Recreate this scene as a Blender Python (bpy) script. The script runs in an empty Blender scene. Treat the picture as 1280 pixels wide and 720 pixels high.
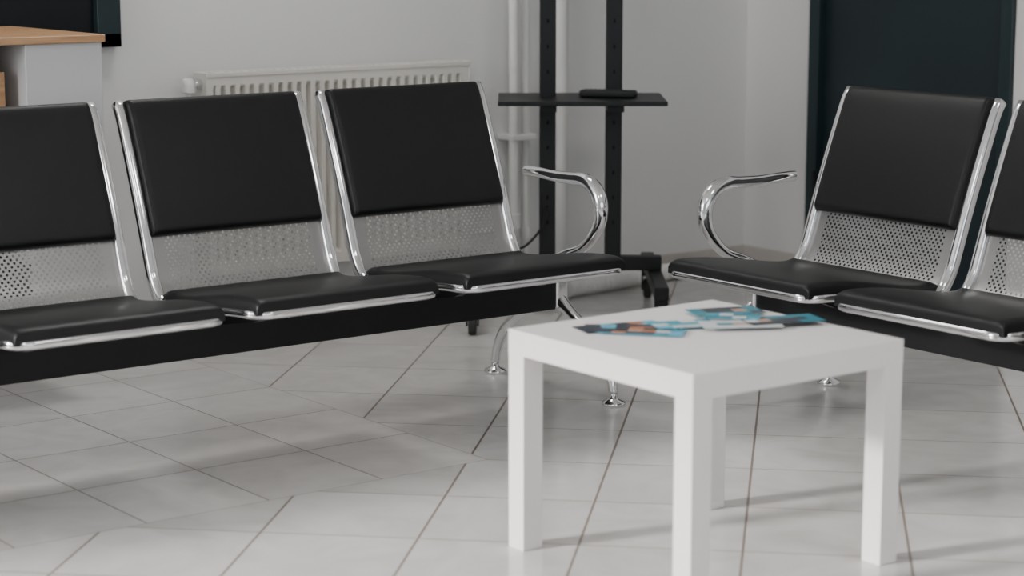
import bpy, bmesh, math, random
from mathutils import Vector, Matrix, Euler
random.seed(4)
S=bpy.context.scene
COL=S.collection

# ------------------------------------------------------------ materials
def mat(name, color=(.8,.8,.8), rough=.5, metal=0., spec=.5, noise=0., nscale=8., bump=0., bscale=200., coat=0.):
    m=bpy.data.materials.new(name); m.use_nodes=True
    nt=m.node_tree; b=nt.nodes['Principled BSDF']
    b.inputs['Base Color'].default_value=(*color,1); b.inputs['Roughness'].default_value=rough
    b.inputs['Metallic'].default_value=metal; b.inputs['Specular IOR Level'].default_value=spec
    b.inputs['Coat Weight'].default_value=coat
    tc=nt.nodes.new('ShaderNodeTexCoord')
    if noise>0:
        n=nt.nodes.new('ShaderNodeTexNoise'); n.inputs['Scale'].default_value=nscale; n.inputs['Detail'].default_value=5
        nt.links.new(tc.outputs['Object'],n.inputs['Vector'])
        r=nt.nodes.new('ShaderNodeMix'); r.data_type='RGBA'
        nt.links.new(n.outputs['Fac'],r.inputs[0])
        r.inputs[6].default_value=(*[c*(1-noise) for c in color],1); r.inputs[7].default_value=(*[min(1,c*(1+noise)) for c in color],1)
        nt.links.new(r.outputs[2],b.inputs['Base Color'])
    if bump>0:
        n2=nt.nodes.new('ShaderNodeTexNoise'); n2.inputs['Scale'].default_value=bscale; n2.inputs['Detail'].default_value=3
        nt.links.new(tc.outputs['Object'],n2.inputs['Vector'])
        bp=nt.nodes.new('ShaderNodeBump'); bp.inputs['Strength'].default_value=bump; bp.inputs['Distance'].default_value=.002
        nt.links.new(n2.outputs['Fac'],bp.inputs['Height']); nt.links.new(bp.outputs['Normal'],b.inputs['Normal'])
    return m

M={}
M['wall']=mat('wall_paint',(.72,.72,.715),.75,noise=.03,nscale=1.5,bump=.15,bscale=60)
M['wallr']=mat('wall_paint_right',(.71,.70,.69),.7,noise=.03,nscale=1.5,bump=.15,bscale=60)
M['ceil']=mat('ceiling_paint',(.8,.8,.79),.8,noise=.02)
M['leather']=mat('black_leatherette',(.0045,.005,.0055),.40,spec=.34,noise=.2,nscale=30,bump=.2,bscale=500)
M['chrome']=mat('chrome',(.74,.74,.75),.09,1.,noise=.02,nscale=4)
M['black']=mat('black_metal',(.006,.007,.008),.45,spec=.3,noise=.15,nscale=10)
M['slot']=mat('slot_shadow',(.003,.003,.003),.9,spec=.1,noise=.1)
M['rubber']=mat('dark_rubber',(.02,.02,.02),.6,noise=.15)
M['table']=mat('white_laminate',(.83,.81,.80),.35,noise=.015,nscale=6)
M['rad']=mat('radiator_enamel',(.68,.66,.61),.35,noise=.03,nscale=5)
M['pipe']=mat('pipe_enamel',(.72,.72,.70),.35,noise=.04,nscale=8)
M['door']=mat('dark_door_paint',(.014,.024,.028),.4,spec=.35,noise=.25,nscale=2)
M['doorf']=mat('dark_door_frame',(.016,.029,.033),.35,spec=.35,noise=.15,nscale=4)
M['cab']=mat('white_cabinet',(.66,.67,.68),.5,noise=.03,nscale=4)
M['dark']=mat('dark_interior',(.02,.018,.016),.6,noise=.3)
M['base']=mat('skirting_tile',(.5,.47,.44),.35,noise=.08,nscale=6)
M['plastic']=mat('white_plastic',(.75,.75,.73),.5,noise=.03)
M['glass']=mat('screen_black',(.006,.008,.01),.3,noise=.1,spec=.3)

def wood():
    m=bpy.data.materials.new('pine_wood'); m.use_nodes=True; nt=m.node_tree; b=nt.nodes['Principled BSDF']
    tc=nt.nodes.new('ShaderNodeTexCoord'); mp=nt.nodes.new('ShaderNodeMapping'); mp.inputs['Scale'].default_value=(3,30,30)
    n=nt.nodes.new('ShaderNodeTexNoise'); n.inputs['Scale'].default_value=2; n.inputs['Detail'].default_value=6
    cr=nt.nodes.new('ShaderNodeValToRGB'); cr.color_ramp.elements[0].color=(.40,.20,.09,1); cr.color_ramp.elements[1].color=(.60,.37,.20,1)
    cr.color_ramp.elements[0].position=.3; cr.color_ramp.elements[1].position=.7
    nt.links.new(tc.outputs['Object'],mp.inputs[0]); nt.links.new(mp.outputs[0],n.inputs[0]); nt.links.new(n.outputs['Fac'],cr.inputs[0]); nt.links.new(cr.outputs[0],b.inputs['Base Color'])
    b.inputs['Roughness'].default_value=.45
    return m
M['wood']=wood()

def math_node(nt,op,a=None,b=None,c=None):
    n=nt.nodes.new('ShaderNodeMath'); n.operation=op
    for i,v in enumerate((a,b,c)):
        if v is None: continue
        if hasattr(v,'node'): nt.links.new(v,n.inputs[i])
        else: n.inputs[i].default_value=v
    return n.outputs[0]

def perf():
    m=bpy.data.materials.new('perforated_steel'); m.use_nodes=True; nt=m.node_tree; b=nt.nodes['Principled BSDF']
    b.inputs['Base Color'].default_value=(.35,.345,.34,1); b.inputs['Metallic'].default_value=.75; b.inputs['Roughness'].default_value=.34
    out=nt.nodes['Material Output']
    uv=nt.nodes.new('ShaderNodeUVMap'); sp=nt.nodes.new('ShaderNodeSeparateXYZ'); nt.links.new(uv.outputs[0],sp.inputs[0])
    U,V=sp.outputs[0],sp.outputs[1]
    pu,pv=.0150,.0085
    row=math_node(nt,'DIVIDE',V,pv); rowi=math_node(nt,'FLOOR',row)
    off=math_node(nt,'MULTIPLY',math_node(nt,'MODULO',rowi,2.),.5)
    cu=math_node(nt,'SUBTRACT',math_node(nt,'FRACT',math_node(nt,'ADD',math_node(nt,'DIVIDE',U,pu),off)),.5)
    cv=math_node(nt,'SUBTRACT',math_node(nt,'FRACT',row),.5)
    du=math_node(nt,'MULTIPLY',cu,pu); dv=math_node(nt,'MULTIPLY',cv,pv)
    d=math_node(nt,'SQRT',math_node(nt,'ADD',math_node(nt,'MULTIPLY',du,du),math_node(nt,'MULTIPLY',dv,dv)))
    hole=math_node(nt,'LESS_THAN',d,.0031)
    ins=math_node(nt,'LESS_THAN',math_node(nt,'ABSOLUTE',math_node(nt,'SUBTRACT',U,1.)),.203)
    h=math_node(nt,'MULTIPLY',hole,ins)
    tr=nt.nodes.new('ShaderNodeBsdfTransparent'); mx=nt.nodes.new('ShaderNodeMixShader')
    nt.links.new(h,mx.inputs[0]); nt.links.new(b.outputs[0],mx.inputs[1]); nt.links.new(tr.outputs[0],mx.inputs[2]); nt.links.new(mx.outputs[0],out.inputs[0])
    return m
M['perf']=perf()

def floor_mat():
    m=bpy.data.materials.new('marble_tiles'); m.use_nodes=True; nt=m.node_tree; b=nt.nodes['Principled BSDF']
    tc=nt.nodes.new('ShaderNodeTexCoord'); sp=nt.nodes.new('ShaderNodeSeparateXYZ'); nt.links.new(tc.outputs['Object'],sp.inputs[0])
    X,Y=sp.outputs[0],sp.outputs[1]
    def cell(expr,off,p,gw):
        t=math_node(nt,'DIVIDE',math_node(nt,'SUBTRACT',expr,off),p)
        fr=math_node(nt,'FRACT',t); fl=math_node(nt,'FLOOR',t)
        e=math_node(nt,'MINIMUM',fr,math_node(nt,'SUBTRACT',1.,fr))
        return math_node(nt,'LESS_THAN',math_node(nt,'MULTIPLY',e,p),gw),fl
    d1,i1=cell(math_node(nt,'SUBTRACT',X,Y),-.145,.47,.0042)
    d2,i2=cell(math_node(nt,'ADD',X,Y),6.78,.47,.003)
    a1,j1=cell(X,2.88,.298,.0022)
    a2,j2=cell(Y,3.90,.333,.0022)
    gd=math_node(nt,'MAXIMUM',d1,d2); ga=math_node(nt,'MAXIMUM',a1,a2)
    reg=math_node(nt,'MULTIPLY',math_node(nt,'LESS_THAN',X,2.88),math_node(nt,'GREATER_THAN',Y,3.90))
    def mixf(f,a,bb):
        n=nt.nodes.new('ShaderNodeMix'); nt.links.new(f,n.inputs[0]); nt.links.new(a,n.inputs[2]); nt.links.new(bb,n.inputs[3]); return n.outputs[0]
    g=mixf(reg,gd,ga); ci=mixf(reg,i1,j1); cj=mixf(reg,i2,j2)
    cmb=nt.nodes.new('ShaderNodeCombineXYZ'); nt.links.new(ci,cmb.inputs[0]); nt.links.new(cj,cmb.inputs[1]); nt.links.new(reg,cmb.inputs[2])
    wn=nt.nodes.new('ShaderNodeTexWhiteNoise'); nt.links.new(cmb.outputs[0],wn.inputs[0])
    va=nt.nodes.new('ShaderNodeVectorMath'); va.operation='MULTIPLY_ADD'
    nt.links.new(wn.outputs['Color'],va.inputs[0]); va.inputs[1].default_value=(7,7,7); nt.links.new(tc.outputs['Object'],va.inputs[2])
    n=nt.nodes.new('ShaderNodeTexNoise'); n.inputs['Scale'].default_value=5; n.inputs['Detail'].default_value=8; n.inputs['Distortion'].default_value=1.5
    nt.links.new(va.outputs[0],n.inputs[0])
    cr=nt.nodes.new('ShaderNodeValToRGB'); e=cr.color_ramp.elements
    e[0].position=.3; e[0].color=(.60,.582,.565,1); e[1].position=.62; e[1].color=(.68,.664,.65,1)
    nt.links.new(n.outputs['Fac'],cr.inputs[0])
    hs=nt.nodes.new('ShaderNodeHueSaturation'); nt.links.new(cr.outputs[0],hs.inputs['Color'])
    val=math_node(nt,'MULTIPLY_ADD',wn.outputs['Value'],.10,.95); nt.links.new(val,hs.inputs['Value'])
    mx=nt.nodes.new('ShaderNodeMix'); mx.data_type='RGBA'; nt.links.new(g,mx.inputs[0]); nt.links.new(hs.outputs[0],mx.inputs[6]); mx.inputs[7].default_value=(.23,.195,.17,1)
    nt.links.new(mx.outputs[2],b.inputs['Base Color'])
    rr=math_node(nt,'MULTIPLY_ADD',g,.5,.17); nt.links.new(rr,b.inputs['Roughness'])
    bp=nt.nodes.new('ShaderNodeBump'); bp.inputs['Distance'].default_value=.001; bp.inputs['Strength'].default_value=.4; bp.invert=True
    nt.links.new(g,bp.inputs['Height']); nt.links.new(bp.outputs[0],b.inputs['Normal'])
    return m
M['floor']=floor_mat()

# ------------------------------------------------------------ mesh helpers
def empty(name,loc=(0,0,0),rot=0):
    o=bpy.data.objects.new(name,None); COL.objects.link(o); o.location=loc; o.rotation_euler=(0,0,rot); o.empty_display_size=.1; return o
def mk(name,verts,faces,m,parent=None,smooth=False,uvs=None,loc=None):
    me=bpy.data.meshes.new(name); me.from_pydata([tuple(v) for v in verts],[],faces); me.update()
    bm=bmesh.new(); bm.from_mesh(me); bmesh.ops.recalc_face_normals(bm,faces=bm.faces) if uvs is None else None; bm.to_mesh(me); bm.free()
    if smooth:
        for p in me.polygons: p.use_smooth=True
    if uvs is not None:
        l=me.uv_layers.new(name='UVMap')
        for p in me.polygons:
            for li in p.loop_indices: l.data[li].uv=uvs[me.loops[li].vertex_index]
    me.materials.append(m); o=bpy.data.objects.new(name,me); COL.objects.link(o)
    if parent: o.parent=parent
    if loc: o.location=loc
    return o
def box(name,lo,hi,m,parent=None,bev=0.,rot=None):
    c=[(a+b)/2 for a,b in zip(lo,hi)]; h=[(b-a)/2 for a,b in zip(lo,hi)]
    bm=bmesh.new(); bmesh.ops.create_cube(bm,size=2)
    for v in bm.verts: v.co=Vector((v.co.x*h[0],v.co.y*h[1],v.co.z*h[2]))
    if bev>0: bmesh.ops.bevel(bm,geom=bm.edges[:],offset=bev,segments=3,profile=.5,affect='EDGES')
    me=bpy.data.meshes.new(name); bm.to_mesh(me); bm.free(); me.materials.append(m)
    o=bpy.data.objects.new(name,me); COL.objects.link(o); o.location=c
    if rot: o.rotation_euler=rot
    if parent: o.parent=parent
    return o
def lathe(name,prof,m,parent=None,loc=(0,0,0),rot=(0,0,0),n=32):
    vs=[];fs=[]
    for r,z in prof:
        for i in range(n):
            a=2*math.pi*i/n; vs.append((r*math.cos(a),r*math.sin(a),z))
    for j in range(len(prof)-1):
        for i in range(n):
            k=(i+1)%n; fs.append((j*n+i,j*n+k,(j+1)*n+k,(j+1)*n+i))
    fs.append(tuple(range(n))[::-1]); fs.append(tuple(range((len(prof)-1)*n,len(prof)*n)))
    o=mk(name,vs,fs,m,parent,True); o.location=loc; o.rotation_euler=rot
    md=o.modifiers.new('es','EDGE_SPLIT'); md.split_angle=math.radians(50)
    return o
def catmull(P,n=8):
    P=[Vector(p) for p in P]; out=[]
    Q=[2*P[0]-P[1]]+P+[2*P[-1]-P[-2]]
    for i in range(1,len(Q)-2):
        p0,p1,p2,p3=Q[i-1:i+3]
        for k in range(n):
            t=k/n; out.append(.5*((2*p1)+(-p0+p2)*t+(2*p0-5*p1+4*p2-p3)*t*t+(-p0+3*p1-3*p2+p3)*t**3))
    out.append(P[-1]); return out
def sweep(name,pts,a,b,m,parent=None,normals=None,n=14,power=1.,radf=None):
    pts=[Vector(p) for p in pts]; N=len(pts); vs=[];fs=[]
    nr=Vector((1,0,0)) if normals is None else None
    for i,p in enumerate(pts):
        T=(pts[min(i+1,N-1)]-pts[max(i-1,0)]).normalized()
        if normals is not None: nn=Vector(normals[i])
        else: nn=nr
        nn=(nn-T*nn.dot(T))
        if nn.length<1e-4: nn=T.orthogonal()
        nn.normalize()
        if normals is None: nr=nn
        l=T.cross(nn); f=radf(i/(N-1)) if radf else 1
        for k in range(n):
            t=2*math.pi*k/n; c,s=math.cos(t),math.sin(t)
            c=math.copysign(abs(c)**power,c); s=math.copysign(abs(s)**power,s)
            vs.append(p+nn*a*c*f+l*b*s*f)
    for i in range(N-1):
        for k in range(n):
            q=(k+1)%n; fs.append((i*n+k,i*n+q,(i+1)*n+q,(i+1)*n+k))
    fs.append(tuple(range(n))[::-1]); fs.append(tuple(range((N-1)*n,N*n)))
    return mk(name,vs,fs,m,parent,True)

# ------------------------------------------------------------ room
XW,YW=5.37,5.67; X0,Y0=-2.6,-2.2; ZC=2.75
box('floor',(X0-.1,Y0-.1,-.1),(XW+.1,YW+.1,0),M['floor'])
fl=bpy.data.objects['floor']
for v in fl.data.vertices: v.co+=fl.location
fl.location=(0,0,0)
box('ceiling',(X0-.1,Y0-.1,ZC),(XW+.1,YW+.1,ZC+.1),M['ceil'])
box('wall_back',(X0-.1,YW,0),(XW+.1,YW+.12,ZC),M['wall'])
DY0,DY1,DZ=4.455,5.325,2.12
box('wall_right',(XW,Y0,0),(XW+.12,DY0,ZC),M['wallr'])
box('wall_right_corner',(XW,DY1,0),(XW+.12,YW,ZC),M['wallr'])
box('wall_right_lintel',(XW,DY0,DZ),(XW+.12,DY1,ZC),M['wallr'])
WY0,WY1,WZ0,WZ1=2.6,5.6,.85,2.35
box('wall_left',(X0-.12,Y0,0),(X0,WY0,ZC),M['wall'])
box('wall_left_end',(X0-.12,WY1,0),(X0,YW,ZC),M['wall'])
box('wall_left_sill',(X0-.12,WY0,0),(X0,WY1,WZ0),M['wall'])
box('wall_left_lintel',(X0-.12,WY0,WZ1),(X0,WY1,ZC),M['wall'])
w=empty('window_1')
for i,y in enumerate((WY0,WY0+1.1,WY1-.05)):
    box('mullion_%d'%i,(X0-.09,y,WZ0),(X0-.03,y+.05,WZ1),M['plastic'],w,.004)
box('rail_bottom',(X0-.09,WY0,WZ0),(X0-.03,WY1,WZ0+.05),M['plastic'],w,.004)
box('rail_top',(X0-.09,WY0,WZ1-.05),(X0-.03,WY1,WZ1),M['plastic'],w,.004)
FX0,FX1=-1.5,3.2
box('wall_front',(X0,Y0-.12,0),(FX0,Y0,ZC),M['wall'])
box('wall_front_end',(FX1,Y0-.12,0),(XW,Y0,ZC),M['wall'])
box('wall_front_sill',(FX0,Y0-.12,0),(FX1,Y0,.8),M['wall'])
box('wall_front_lintel',(FX0,Y0-.12,2.4),(FX1,Y0,ZC),M['wall'])
w=empty('fill_window_front')  # unseen window added in the front wall for soft fill
for i in range(5):
    x=FX0+(FX1-FX0-.05)*i/4; box('mullion_%d'%i,(x,Y0-.09,.8),(x+.05,Y0-.03,2.4),M['plastic'],w,.004)
box('baseboard_back',(X0,YW-.012,0),(XW,YW,.075),M['base'],bev=.003)
box('baseboard_right',(XW-.012,DY1+.03,0),(XW,YW-.012,.075),M['base'],bev=.003)
box('baseboard_right_side',(XW-.012,Y0,0),(XW,DY0-.03,.075),M['base'],bev=.003)
d=empty('door_1')
box('leaf',(XW+.02,DY0+.03,.005),(XW+.06,DY1-.03,DZ-.03),M['door'],d,.003)
box('frame_near',(XW-.015,DY0-.02,0),(XW+.10,DY0+.03,DZ+.03),M['doorf'],d,.004)
box('frame_far',(XW-.015,DY1-.03,0),(XW+.10,DY1+.02,DZ+.03),M['doorf'],d,.004)
box('frame_head',(XW-.015,DY0-.02,DZ-.03),(XW+.10,DY1+.02,DZ+.03),M['doorf'],d,.004)
box('handle_plate',(XW+.012,DY0+.07,1.03),(XW+.02,DY0+.11,1.23),M['rubber'],d,.003)
sweep('handle_lever',[(XW+.015,DY0+.09,1.16),(XW-.03,DY0+.09,1.16),(XW-.04,DY0+.11,1.16),(XW-.04,DY0+.2,1.16)],.008,.008,M['chrome'],d)
for i,z in enumerate((.3,1.25,1.9)):
    lathe('hinge_%d'%i,[(.008,0),(.008,.09)],M['black'],d,(XW-.02,DY1-.03,z))

# ------------------------------------------------------------ bench
prof=[(.004,.388),(.06,.389),(.16,.380),(.26,.365),(.35,.352),(.41,.350),(.452,.365),(.482,.405),(.503,.46),(.53,.54),(.565,.635),(.602,.730),(.628,.792),(.645,.817)]
P2=catmull([(0,v,z) for v,z in prof],10)
arc=[0]
for i in range(1,len(P2)): arc.append(arc[-1]+(P2[i]-P2[i-1]).length)
LT=arc[-1]
def at(s):
    s=max(0,min(LT,s)); i=0
    while i<len(arc)-2 and arc[i+1]<s: i+=1
    t=(s-arc[i])/max(1e-9,arc[i+1]-arc[i]); p=P2[i].lerp(P2[i+1],t)
    a=P2[max(0,i-1)];b=P2[min(len(P2)-1,i+2)]; T=(b-a).normalized(); n=Vector((0,-T.z,T.y))
    return p,T,n
def s_at_z(z):
    for i in range(len(P2)-1,0,-1):
        if P2[i].z<z: return arc[i]
    return 0
def cushion(name,u0,u1,s0,s1,t,parent,edge=.035,crown=.008,back=.0,ee=.8):
    nu,ns=30,48; vs=[];fs=[]
    def prof01(k,n):
        x=k/n; return .5-.5*math.cos(math.pi*x)
    def rnd(d,e):
        if d>=e: return 1.
        return math.sqrt(max(0,1-(1-d/e)**2))
    for i in range(ns+1):
        s=s0+(s1-s0)*prof01(i,ns); p,T,n=at(s)
        for j in range(nu+1):
            u=u0+(u1-u0)*prof01(j,nu)
            ds=min(s-s0,s1-s); du=min(u-u0,u1-u)
            f=rnd(ds,edge)**ee*rnd(du,edge*.6)**ee
            cr=crown*math.sin(math.pi*(s-s0)/(s1-s0))*math.sin(math.pi*(u-u0)/(u1-u0))
            h=.006+(t-.006)*f+cr
            q=p+n*h; vs.append((u,q.y,q.z))
    K=(nu+1)
    off=len(vs)
    for i in range(ns+1):
        s=s0+(s1-s0)*prof01(i,ns); p,T,n=at(s)
        for j in range(nu+1):
            u=u0+(u1-u0)*prof01(j,nu)
            ds=min(s-s0,s1-s); du=min(u-u0,u1-u)
            f=rnd(ds,edge*.5)*rnd(du,edge*.4)
            q=p+n*(.002-back*f); vs.append((u,q.y,q.z))
    for i in range(ns):
        for j in range(nu):
            a=i*K+j; fs.append((a,a+1,a+K+1,a+K)); b=a+off; fs.append((b,b+K,b+K+1,b+1))
    for i in range(ns):
        a=i*K; fs.append((a,a+K,a+K+off,a+off)); a=i*K+nu; fs.append((a,a+off,a+K+off,a+K))
    for j in range(nu):
        fs.append((j,j+off,j+1+off,j+1)); a=ns*K+j; fs.append((a,a+1,a+1+off,a+off))
    return mk(name,vs,fs,M['leather'],parent,True)

PITCH=.572; HW=.249
def sstep(a,b,x):
    x=max(0,min(1,(x-a)/(b-a))); return x*x*(3-2*x)
def seat(parent,cx,idx):
    nu,ns=2,60; vs=[];fs=[];uv=[]
    for i in range(ns+1):
        s=.01+(LT-.03)*i/ns; p,T,n=at(s)
        for j in range(nu+1):
            u=-HW+2*HW*j/nu; q=p; vs.append((cx+u,q.y,q.z)); uv.append((1+u,s))
    for i in range(ns):
        for j in range(nu):
            a=i*(nu+1)+j; fs.append((a,a+1,a+nu+2,a+nu+1))
    mk('shell_%d'%idx,vs,fs,M['perf'],parent,True,uv)
    pts=[];nr=[]
    R=.045
    side=[]
    k=70
    for i in range(k+1):
        s=LT-(LT-R)*i/k; p,T,n=at(s); side.append((p,n))
    for p,n in side: pts.append((cx+HW,p.y,p.z)); nr.append(n)
    p0=side[-1][0]
    for i in range(1,9):
        a=math.pi/2*i/8; pts.append((cx+HW-R+R*math.cos(a),p0.y-R*math.sin(a),p0.z)); nr.append((0,0,1))
    for i in range(1,12):
        x=HW-R-(2*HW-2*R)*i/12; pts.append((cx+x,p0.y-R,p0.z)); nr.append((0,0,1))
    for i in range(0,9):
        a=math.pi/2*(1-i/8); pts.append((cx-HW+R-R*math.cos(a),p0.y-R*math.sin(a),p0.z)); nr.append((0,0,1))
    for p,n in side[::-1][1:]: pts.append((cx-HW,p.y,p.z)); nr.append(n)
    sweep('chrome_frame_%d'%idx,pts,.0155,.014,M['chrome'],parent,nr,18,.75,radf=lambda t:1-.38*sstep(.22,.40,min(t,1-t)))
    cushion('seat_pad_%d'%idx,cx-HW+.003,cx+HW-.003,-.006,s_at_z(.370),.036,parent,.028,.0015,ee=.55)
    cushion('back_pad_%d'%idx,cx-HW+.011,cx+HW-.011,s_at_z(.512),LT+.0,.028,parent,.016,.004,back=.018,ee=.6)
    for sx in (-.13,.13):
        vs=[];pr=[(.10,.376),(.20,.335),(.38,.303),(.455,.303),(.455,.350),(.41,.341),(.34,.343),(.25,.357)]
        n=len(pr)
        for x in (-.012,.012):
            for v,z in pr: vs.append((cx+sx+x,v,z))
        fs=[tuple(range(n))[::-1],tuple(range(n,2*n))]+[(i,(i+1)%n,n+(i+1)%n,n+i) for i in range(n)]
        mk('bracket_%d_%s'%(idx,'l' if sx<0 else 'r'),vs,fs,M['black'],parent)

def bench(loc,rot,N=3):
    root=empty('waiting_room_bench',loc,rot)
    for i in range(N): seat(root,(i-(N-1)/2)*PITCH,i+1)
    E=PITCH*(N-1)/2+HW
    box('beam',(-E-.09,.385,.225),(E+.09,.455,.305),M['black'],root,.004)
    for sgn,nm in ((-1,'left'),(1,'right')):
        x=sgn*(E+.092)
        fr=catmull([(x,.44,.300),(x,.40,.262),(x,.345,.222),(x,.27,.180),(x,.205,.130),(x,.172,.075),(x,.160,.030)],6)
        rr=catmull([(x,.40,.300),(x,.44,.262),(x,.495,.222),(x,.57,.180),(x,.635,.130),(x,.668,.075),(x,.680,.030)],6)
        sweep('leg_front_%s'%nm,fr,.016,.016,M['chrome'],root,radf=lambda t:1.15-.35*t)
        sweep('leg_rear_%s'%nm,rr,.016,.016,M['chrome'],root,radf=lambda t:1.15-.35*t)
        box('leg_clamp_%s'%nm,(x-.02,.375,.225),(x+.02,.465,.315),M['chrome'],root,.008)
        for v in (.160,.680):
            lathe('foot_%s_%d'%(nm,int(v*100)),[(.030,0),(.032,.004),(.030,.010),(.014,.018),(.010,.022),(.010,.04)],M['chrome'],root,(x,v,0))
        xa=sgn*(E+.073)
        arm=catmull([(xa,.515,.588),(xa,.50,.590),(xa,.45,.589),(xa,.38,.586),(xa,.31,.587),(xa,.270,.588),(xa,.232,.578),(xa,.205,.552),(xa,.194,.515),(xa,.202,.475),(xa,.232,.435),(xa,.272,.404),(xa-sgn*.01,.32,.385),(xa-sgn*.04,.36,.362),(xa-sgn*.08,.385,.348)],7)
        sweep('armrest_%s'%nm,arm,.0145,.0145,M['chrome'],root,n=20,radf=lambda t:(.95+.45*math.exp(-((t-.48)/.2)**2))*(math.sqrt(max(0,1-(1-min(1,t*30))**2))*.75+.25))
    return root
bench((3.39-2*PITCH-HW,4.0,0),0,5)
bench((3.44,3.91-PITCH-HW,0),-math.pi/2,3)

# ------------------------------------------------------------ table
t=empty('side_table',(2.493,2.757,0))
T=.55
box('top',(0,0,.40),(T,T,.45),M['table'],t,.0015)
for i,(x,y) in enumerate(((0,0),(T-.05,0),(0,T-.05),(T-.05,T-.05))):
    box('leg_%d'%(i+1),(x+.0005,y+.0005,0),(x+.0495,y+.0495,.401),M['table'],t,.0015)

bro=empty('brochures',(2.75,3.1,.4505))
PAL={'t':(.01,.20,.27),'c':(.03,.33,.43),'n':(.012,.02,.035),'o':(.42,.15,.06),'w':(.62,.66,.68),'p':(.50,.30,.22),'b':(.10,.42,.58)}
PM={k:mat('print_'+k,c,.3,noise=.12,nscale=40) for k,c in PAL.items()}
def leaflet(name,L,W,loc,ang,rows):
    nx=len(rows[0]); ny=len(rows); me=bpy.data.meshes.new(name); h=.0012
    vs=[];fs=[];mi=[]; keys=sorted(set(''.join(rows)))
    for j in range(ny+1):
        for i in range(nx+1): vs.append((-L/2+L*i/nx,-W/2+W*j/ny,h))
    K=nx+1; off=len(vs); vs+= [(x,y,0) for x,y,z in vs]
    for j in range(ny):
        for i in range(nx):
            a=j*K+i; fs.append((a,a+1,a+K+1,a+K)); mi.append(keys.index(rows[ny-1-j][i]))
    n0=keys.index(rows[0][0])
    def edge(a,b): fs.append((a,a+off,b+off,b)); mi.append(n0)
    for i in range(nx): edge(i,i+1); edge(ny*K+i+1,ny*K+i)
    for j in range(ny): edge((j+1)*K,j*K); edge(j*K+nx,(j+1)*K+nx)
    fs.append((off,off+ny*K,off+ny*K+nx,off+nx)); mi.append(n0)
    me.from_pydata(vs,[],fs)
    for k in keys: me.materials.append(PM[k])
    for p_,m_ in zip(me.polygons,mi): p_.material_index=m_
    me.update(); o=bpy.data.objects.new(name,me); COL.objects.link(o); o.parent=bro; o.location=loc; o.rotation_euler=(0,0,math.radians(ang)); return o
items=[(2.680,3.180,-15,.18,.08,('nnnnob','noonwb','nonnnb')),
       (2.685,3.150,-38,.19,.08,('nbnnno','noooon','nnbobn')),
       (2.675,3.110,-50,.17,.07,('bnonnt','nnpowb','nonntb')),
       (2.785,3.110,-22,.13,.075,('ccwc','wccc','bwwc')),
       (2.945,3.160,-20,.15,.08,('tnnnt','tnnpt','ttttn')),
       (2.865,3.030,-30,.16,.075,('wwwcc','wtppw','wwwww')),
       (2.960,3.010,-20,.16,.08,('nntttt','wpnnnt','nnnntt')),
       (2.900,3.090,-45,.11,.055,('cwtt','ttwc'))]
for i,(x,y,a,L,W,rows) in enumerate(items):
    leaflet('leaflet_%d'%(i+1),L,W,(x-2.75,y-3.1,.0015*i),a,rows)

# ------------------------------------------------------------ radiator
r=empty('radiator',(0,0,0))
RX0,RX1,RZ0,RZ1,RY=3.075,4.04,.20,.810,5.565
vs=[];fs=[];nx=400
rows=[(RZ0,0),(RZ0+.03,0),(RZ0+.045,1),(RZ1-.052,1),(RZ1-.038,0),(RZ1-.012,0)]
for z,am in rows:
    for i in range(nx+1):
        x=RX0+(RX1-RX0)*i/nx; ph=((x-RX0-.02)/.0333)%1
        e=min(ph,1-ph)*2; prof_=min(1,max(0,(e-.3)/.25)); edge=1 if RX0+.02<x<RX1-.02 else 0
        vs.append((x,RY+.022*(1-prof_)*am*edge,z))
for j in range(len(rows)-1):
    for i in range(nx):
        a=j*(nx+1)+i; fs.append((a,a+1,a+nx+2,a+nx+1))
mk('front_panel',vs,fs,M['rad'],r)
box('rear_panel',(RX0+.01,RY+.060,RZ0+.01),(RX1-.01,RY+.072,RZ1-.015),M['rad'],r)
box('side_cover_left',(RX0-.004,RY-.001,RZ0),(RX0+.004,RY+.075,RZ1),M['rad'],r,.002)
box('side_cover_right',(RX1-.004,RY-.001,RZ0),(RX1+.004,RY+.075,RZ1),M['rad'],r,.002)
box('top_front_rim',(RX0,RY-.003,RZ1-.014),(RX1,RY+.010,RZ1),M['rad'],r,.002)
box('top_rear_rim',(RX0,RY+.066,RZ1-.014),(RX1,RY+.075,RZ1),M['rad'],r,.002)
for i in range(34):
    x=RX0+.02+i*(RX1-RX0-.04)/33; box('grille_%d'%i,(x-.004,RY+.008,RZ1-.012),(x+.004,RY+.068,RZ1-.002),M['rad'],r)
for i,x in enumerate((RX0+.15,RX1-.15)): box('wall_bracket_%d'%i,(x-.015,RY+.07,RZ0+.05),(x+.015,YW,RZ1-.05),M['rad'],r)
lathe('vent_valve',[(.012,0),(.016,.002),(.016,.018),(.010,.02),(.010,.04)],M['chrome'],r,(RX0,RY+.035,RZ1-.035),(0,-math.pi/2,0))
lathe('valve_head',[(.013,0),(.019,.003),(.019,.025),(.016,.04),(.010,.044)],M['plastic'],r,(RX0-.045,RY+.035,RZ1-.06))
sweep('valve_pipe',catmull([(RX0-.045,RY+.035,RZ1-.05),(RX0-.045,RY+.035,RZ0+.05),(RX0-.045,RY+.06,.12),(RX0-.045,RY+.075,.09)],6),.008,.008,M['pipe'],r)
sweep('return_pipe',catmull([(RX1,RY+.035,RZ0+.04),(RX1+.05,RY+.035,RZ0+.04),(4.16,RY+.035,RZ0+.04),(4.215,RY+.035,RZ0+.04)],4),.009,.009,M['pipe'],r)

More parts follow.
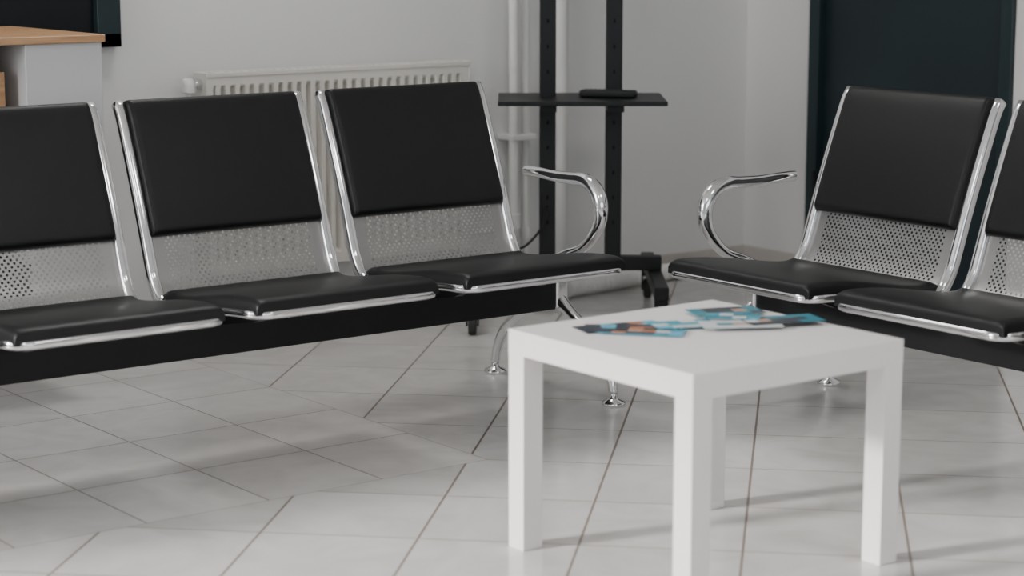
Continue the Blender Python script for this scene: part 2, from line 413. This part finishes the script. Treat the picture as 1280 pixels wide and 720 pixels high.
# ------------------------------------------------------------ riser pipes
p=empty('heating_pipes')
for i,(x,y,rad) in enumerate(((4.245,5.600,.017),(4.305,5.615,.014),(4.445,5.605,.028))):
    lathe('riser_%d'%(i+1),[(rad,0.0),(rad,ZC)],M['pipe'],p,(x,y,0))
for i,z in enumerate((.535,1.6)):
    box('clip_%d'%i,(4.225,5.578,z),(4.325,YW,z+.02),M['pipe'],p,.004)
lathe('coupling',[(.024,0),(.024,.05)],M['pipe'],p,(4.245,5.6,.24))
lathe('coupling_2',[(.020,0),(.020,.04)],M['pipe'],p,(4.305,5.615,.20))
c=empty('corrugated_drain_hose')
path=catmull([(4.40,5.50,.032),(4.55,5.51,.032),(4.75,5.54,.032),(4.95,5.57,.032),(5.1,5.58,.032)],40)
sweep('hose',path,.028,.028,M['plastic'],c,normals=[(0,0,1)]*len(path),n=18,radf=lambda t:.84+.26*(.5+.5*math.sin(t*2*math.pi*30)))

# ------------------------------------------------------------ TV stand
yaw=.923
st=empty('rolling_tv_stand',(.603*6.72+.798*.223,.798*6.72-.603*.223,0),yaw-math.pi/2)
B=M['black']
for i,x in enumerate((-.105,.105)):
    box('post_%d'%(i+1),(x-.026,-.02,.15),(x+.026,.02,1.75),B,st,.003)
    for k in range(18):
        z=.30+k*.08
        if abs(z-.70)<.05: continue
        box('slot_%d_%d'%(i+1,k),(x-.003,-.0205,z),(x+.003,-.0195,z+.012),M['slot'],st)
box('cross_bar_low',(-.36,-.025,.150),(.262,.025,.195),B,st,.004)
box('cross_bar_top',(-.105,-.015,1.55),(.105,.015,1.6),B,st,.003)
for i,x in enumerate((-.34,.24)):
    box('foot_rail_%d'%(i+1),(x-.022,-.36,.11),(x+.022,.36,.152),B,st,.004)
    for j,y in enumerate((-.33,.33)):
        lathe('caster_%d%d'%(i,j),[(.027,-.013),(.033,-.009),(.033,.009),(.027,.013)],M['rubber'],st,(x,y,.033),(0,math.pi/2,0),24)
        box('caster_fork_l_%d%d'%(i,j),(x-.020,y-.014,.028),(x-.015,y+.020,.112),B,st,.002)
        box('caster_fork_r_%d%d'%(i,j),(x+.015,y-.014,.028),(x+.020,y+.020,.112),B,st,.002)
        box('caster_cap_%d%d'%(i,j),(x-.020,y-.018,.075),(x+.020,y+.024,.112),B,st,.003)
box('shelf',(-.262,-.22,.694),(.262,.14,.708),B,st,.003)
box('shelf_bracket_1',(-.131,-.15,.669),(-.079,.02,.695),B,st,.002)
box('shelf_bracket_2',(.079,-.15,.669),(.131,.02,.695),B,st,.002)
sweep('power_cable',catmull([(-.105,-.025,.36),(-.125,-.035,.29),(-.17,-.03,.235),(-.21,-.02,.215),(-.25,-.03,.20)],8),.004,.004,B,st)
rm=empty('remote_control',(st.location.x+.798*.085-.603*.06,st.location.y-.603*.085-.798*.06,.7085),yaw-math.pi/2-.22)
box('body',(-.09,-.026,0),(.09,.026,.024),M['black'],rm,.008)
for i in range(9):
    for j in range(3): box('key_%d%d'%(i,j),(-.075+i*.014,-.016+j*.012,.023),(-.067+i*.014,-.010+j*.012,.0255),M['rubber'],rm)

# ------------------------------------------------------------ cabinet on left
cbn=empty('reception_cabinet')
CX0,CX1,CY0,CY1,CZ,CB=1.75,2.475,5.035,5.67,.965,.30
EP=2.262
box('end_panel',(EP,CY0,CB),(CX1,CY1-.08,CZ-.02),M['cab'],cbn,.002)
box('top',(CX0,CY0-.012,CZ-.02),(CX1+.006,CY1-.065,CZ),M['wood'],cbn,.003)
box('back_panel',(CX0,CY1-.10,CB),(EP,CY1-.08,CZ-.02),M['dark'],cbn)
box('wall_batten',(CX0+.1,CY1-.08,CB+.05),(2.4,CY1,CB+.15),M['cab'],cbn)
box('side_panel',(CX0,CY0,CB),(CX0+.02,CY1-.08,CZ-.02),M['cab'],cbn)
for i,z in enumerate((CB,.36,.66)):
    box('shelf_%d'%i,(CX0+.02,CY0+.01,z),(EP,CY1-.10,z+.02),M['dark'],cbn)
bk=empty('binders')
x=CX0+.03;i=0
while x<2.20:
    w_=random.uniform(.02,.035); h=random.uniform(.18,.23)
    cc=random.choice([M['wood'],M['dark'],M['dark'],M['dark']])
    box('binder_%d'%i,(x,CY0+.04,.681),(min(x+w_,2.25),CY0+.28,.68+h),cc,bk,.002); x+=w_+.004;i+=1
wb=empty('wall_notice_board')
box('panel',(1.3,YW-.02,.93),(2.79,YW-.001,1.75),M['glass'],wb)
box('frame_bottom',(1.25,YW-.045,.894),(2.83,YW-.001,.935),M['doorf'],wb,.003)
box('frame_top',(1.25,YW-.045,1.74),(2.83,YW-.001,1.78),M['doorf'],wb,.003)
box('frame_right',(2.755,YW-.045,.894),(2.83,YW-.001,1.78),M['doorf'],wb,.003)
box('frame_left',(1.25,YW-.045,.894),(1.30,YW-.001,1.78),M['doorf'],wb,.003)

# ------------------------------------------------------------ lights
def area(name,loc,target,sx,sy,e,col=(1,1,1)):
    l=bpy.data.lights.new(name,'AREA'); l.shape='RECTANGLE'; l.size=sx; l.size_y=sy; l.energy=e; l.color=col
    o=bpy.data.objects.new(name,l); COL.objects.link(o); o.location=loc
    d_=Vector(target)-Vector(loc); o.rotation_euler=d_.to_track_quat('-Z','Z').to_euler(); return o
area('window_light_left',(X0+.02,4.1,1.6),(X0+3,4.1,1.35),2.8,1.4,145,(1,.985,.97))
area('fill_light_front',(.85,Y0+.02,1.6),(1.2,Y0+3,1.3),4.4,1.5,38,(.95,.97,1))  # added fill lamp brightening the room from the front side
sl=bpy.data.lights.new('sun','SUN'); sl.energy=5.5; sl.angle=math.radians(7); sl.color=(1,.965,.925)
so=bpy.data.objects.new('sun',sl); COL.objects.link(so); so.location=(-6,5,4)
so.rotation_euler=Vector((3,-.72,-1)).to_track_quat('-Z','Z').to_euler()
for i,(x,y) in enumerate(((.5,1.5),(3.2,1.2),(3.0,4.9))):
    lp=empty('added_ceiling_fill',(x,y,ZC-.02))  # unseen panels added for ambient light and chrome reflections
    box('housing',(-.31,-.31,-.0),(.31,.31,.019),M['plastic'],lp,.003)
    l=area('ceiling_fill_lamp',(0,0,-.004),(0,0,-1),.58,.58,19,(1,.98,.95)); l.parent=lp
W=bpy.data.worlds.new('world'); S.world=W; W.use_nodes=True
bg=W.node_tree.nodes['Background']; bg.inputs[0].default_value=(.8,.88,1,1); bg.inputs[1].default_value=1.2

# ------------------------------------------------------------ camera
cd=bpy.data.cameras.new('camera'); co=bpy.data.objects.new('camera',cd); COL.objects.link(co)
co.location=(0,0,1.243); cd.lens=2641/1280*36; cd.sensor_width=36
co.rotation_euler=(math.pi/2-.17,0,yaw-math.pi/2)
cd.dof.use_dof=True; cd.dof.focus_distance=5.4; cd.dof.aperture_fstop=2.8
S.camera=co
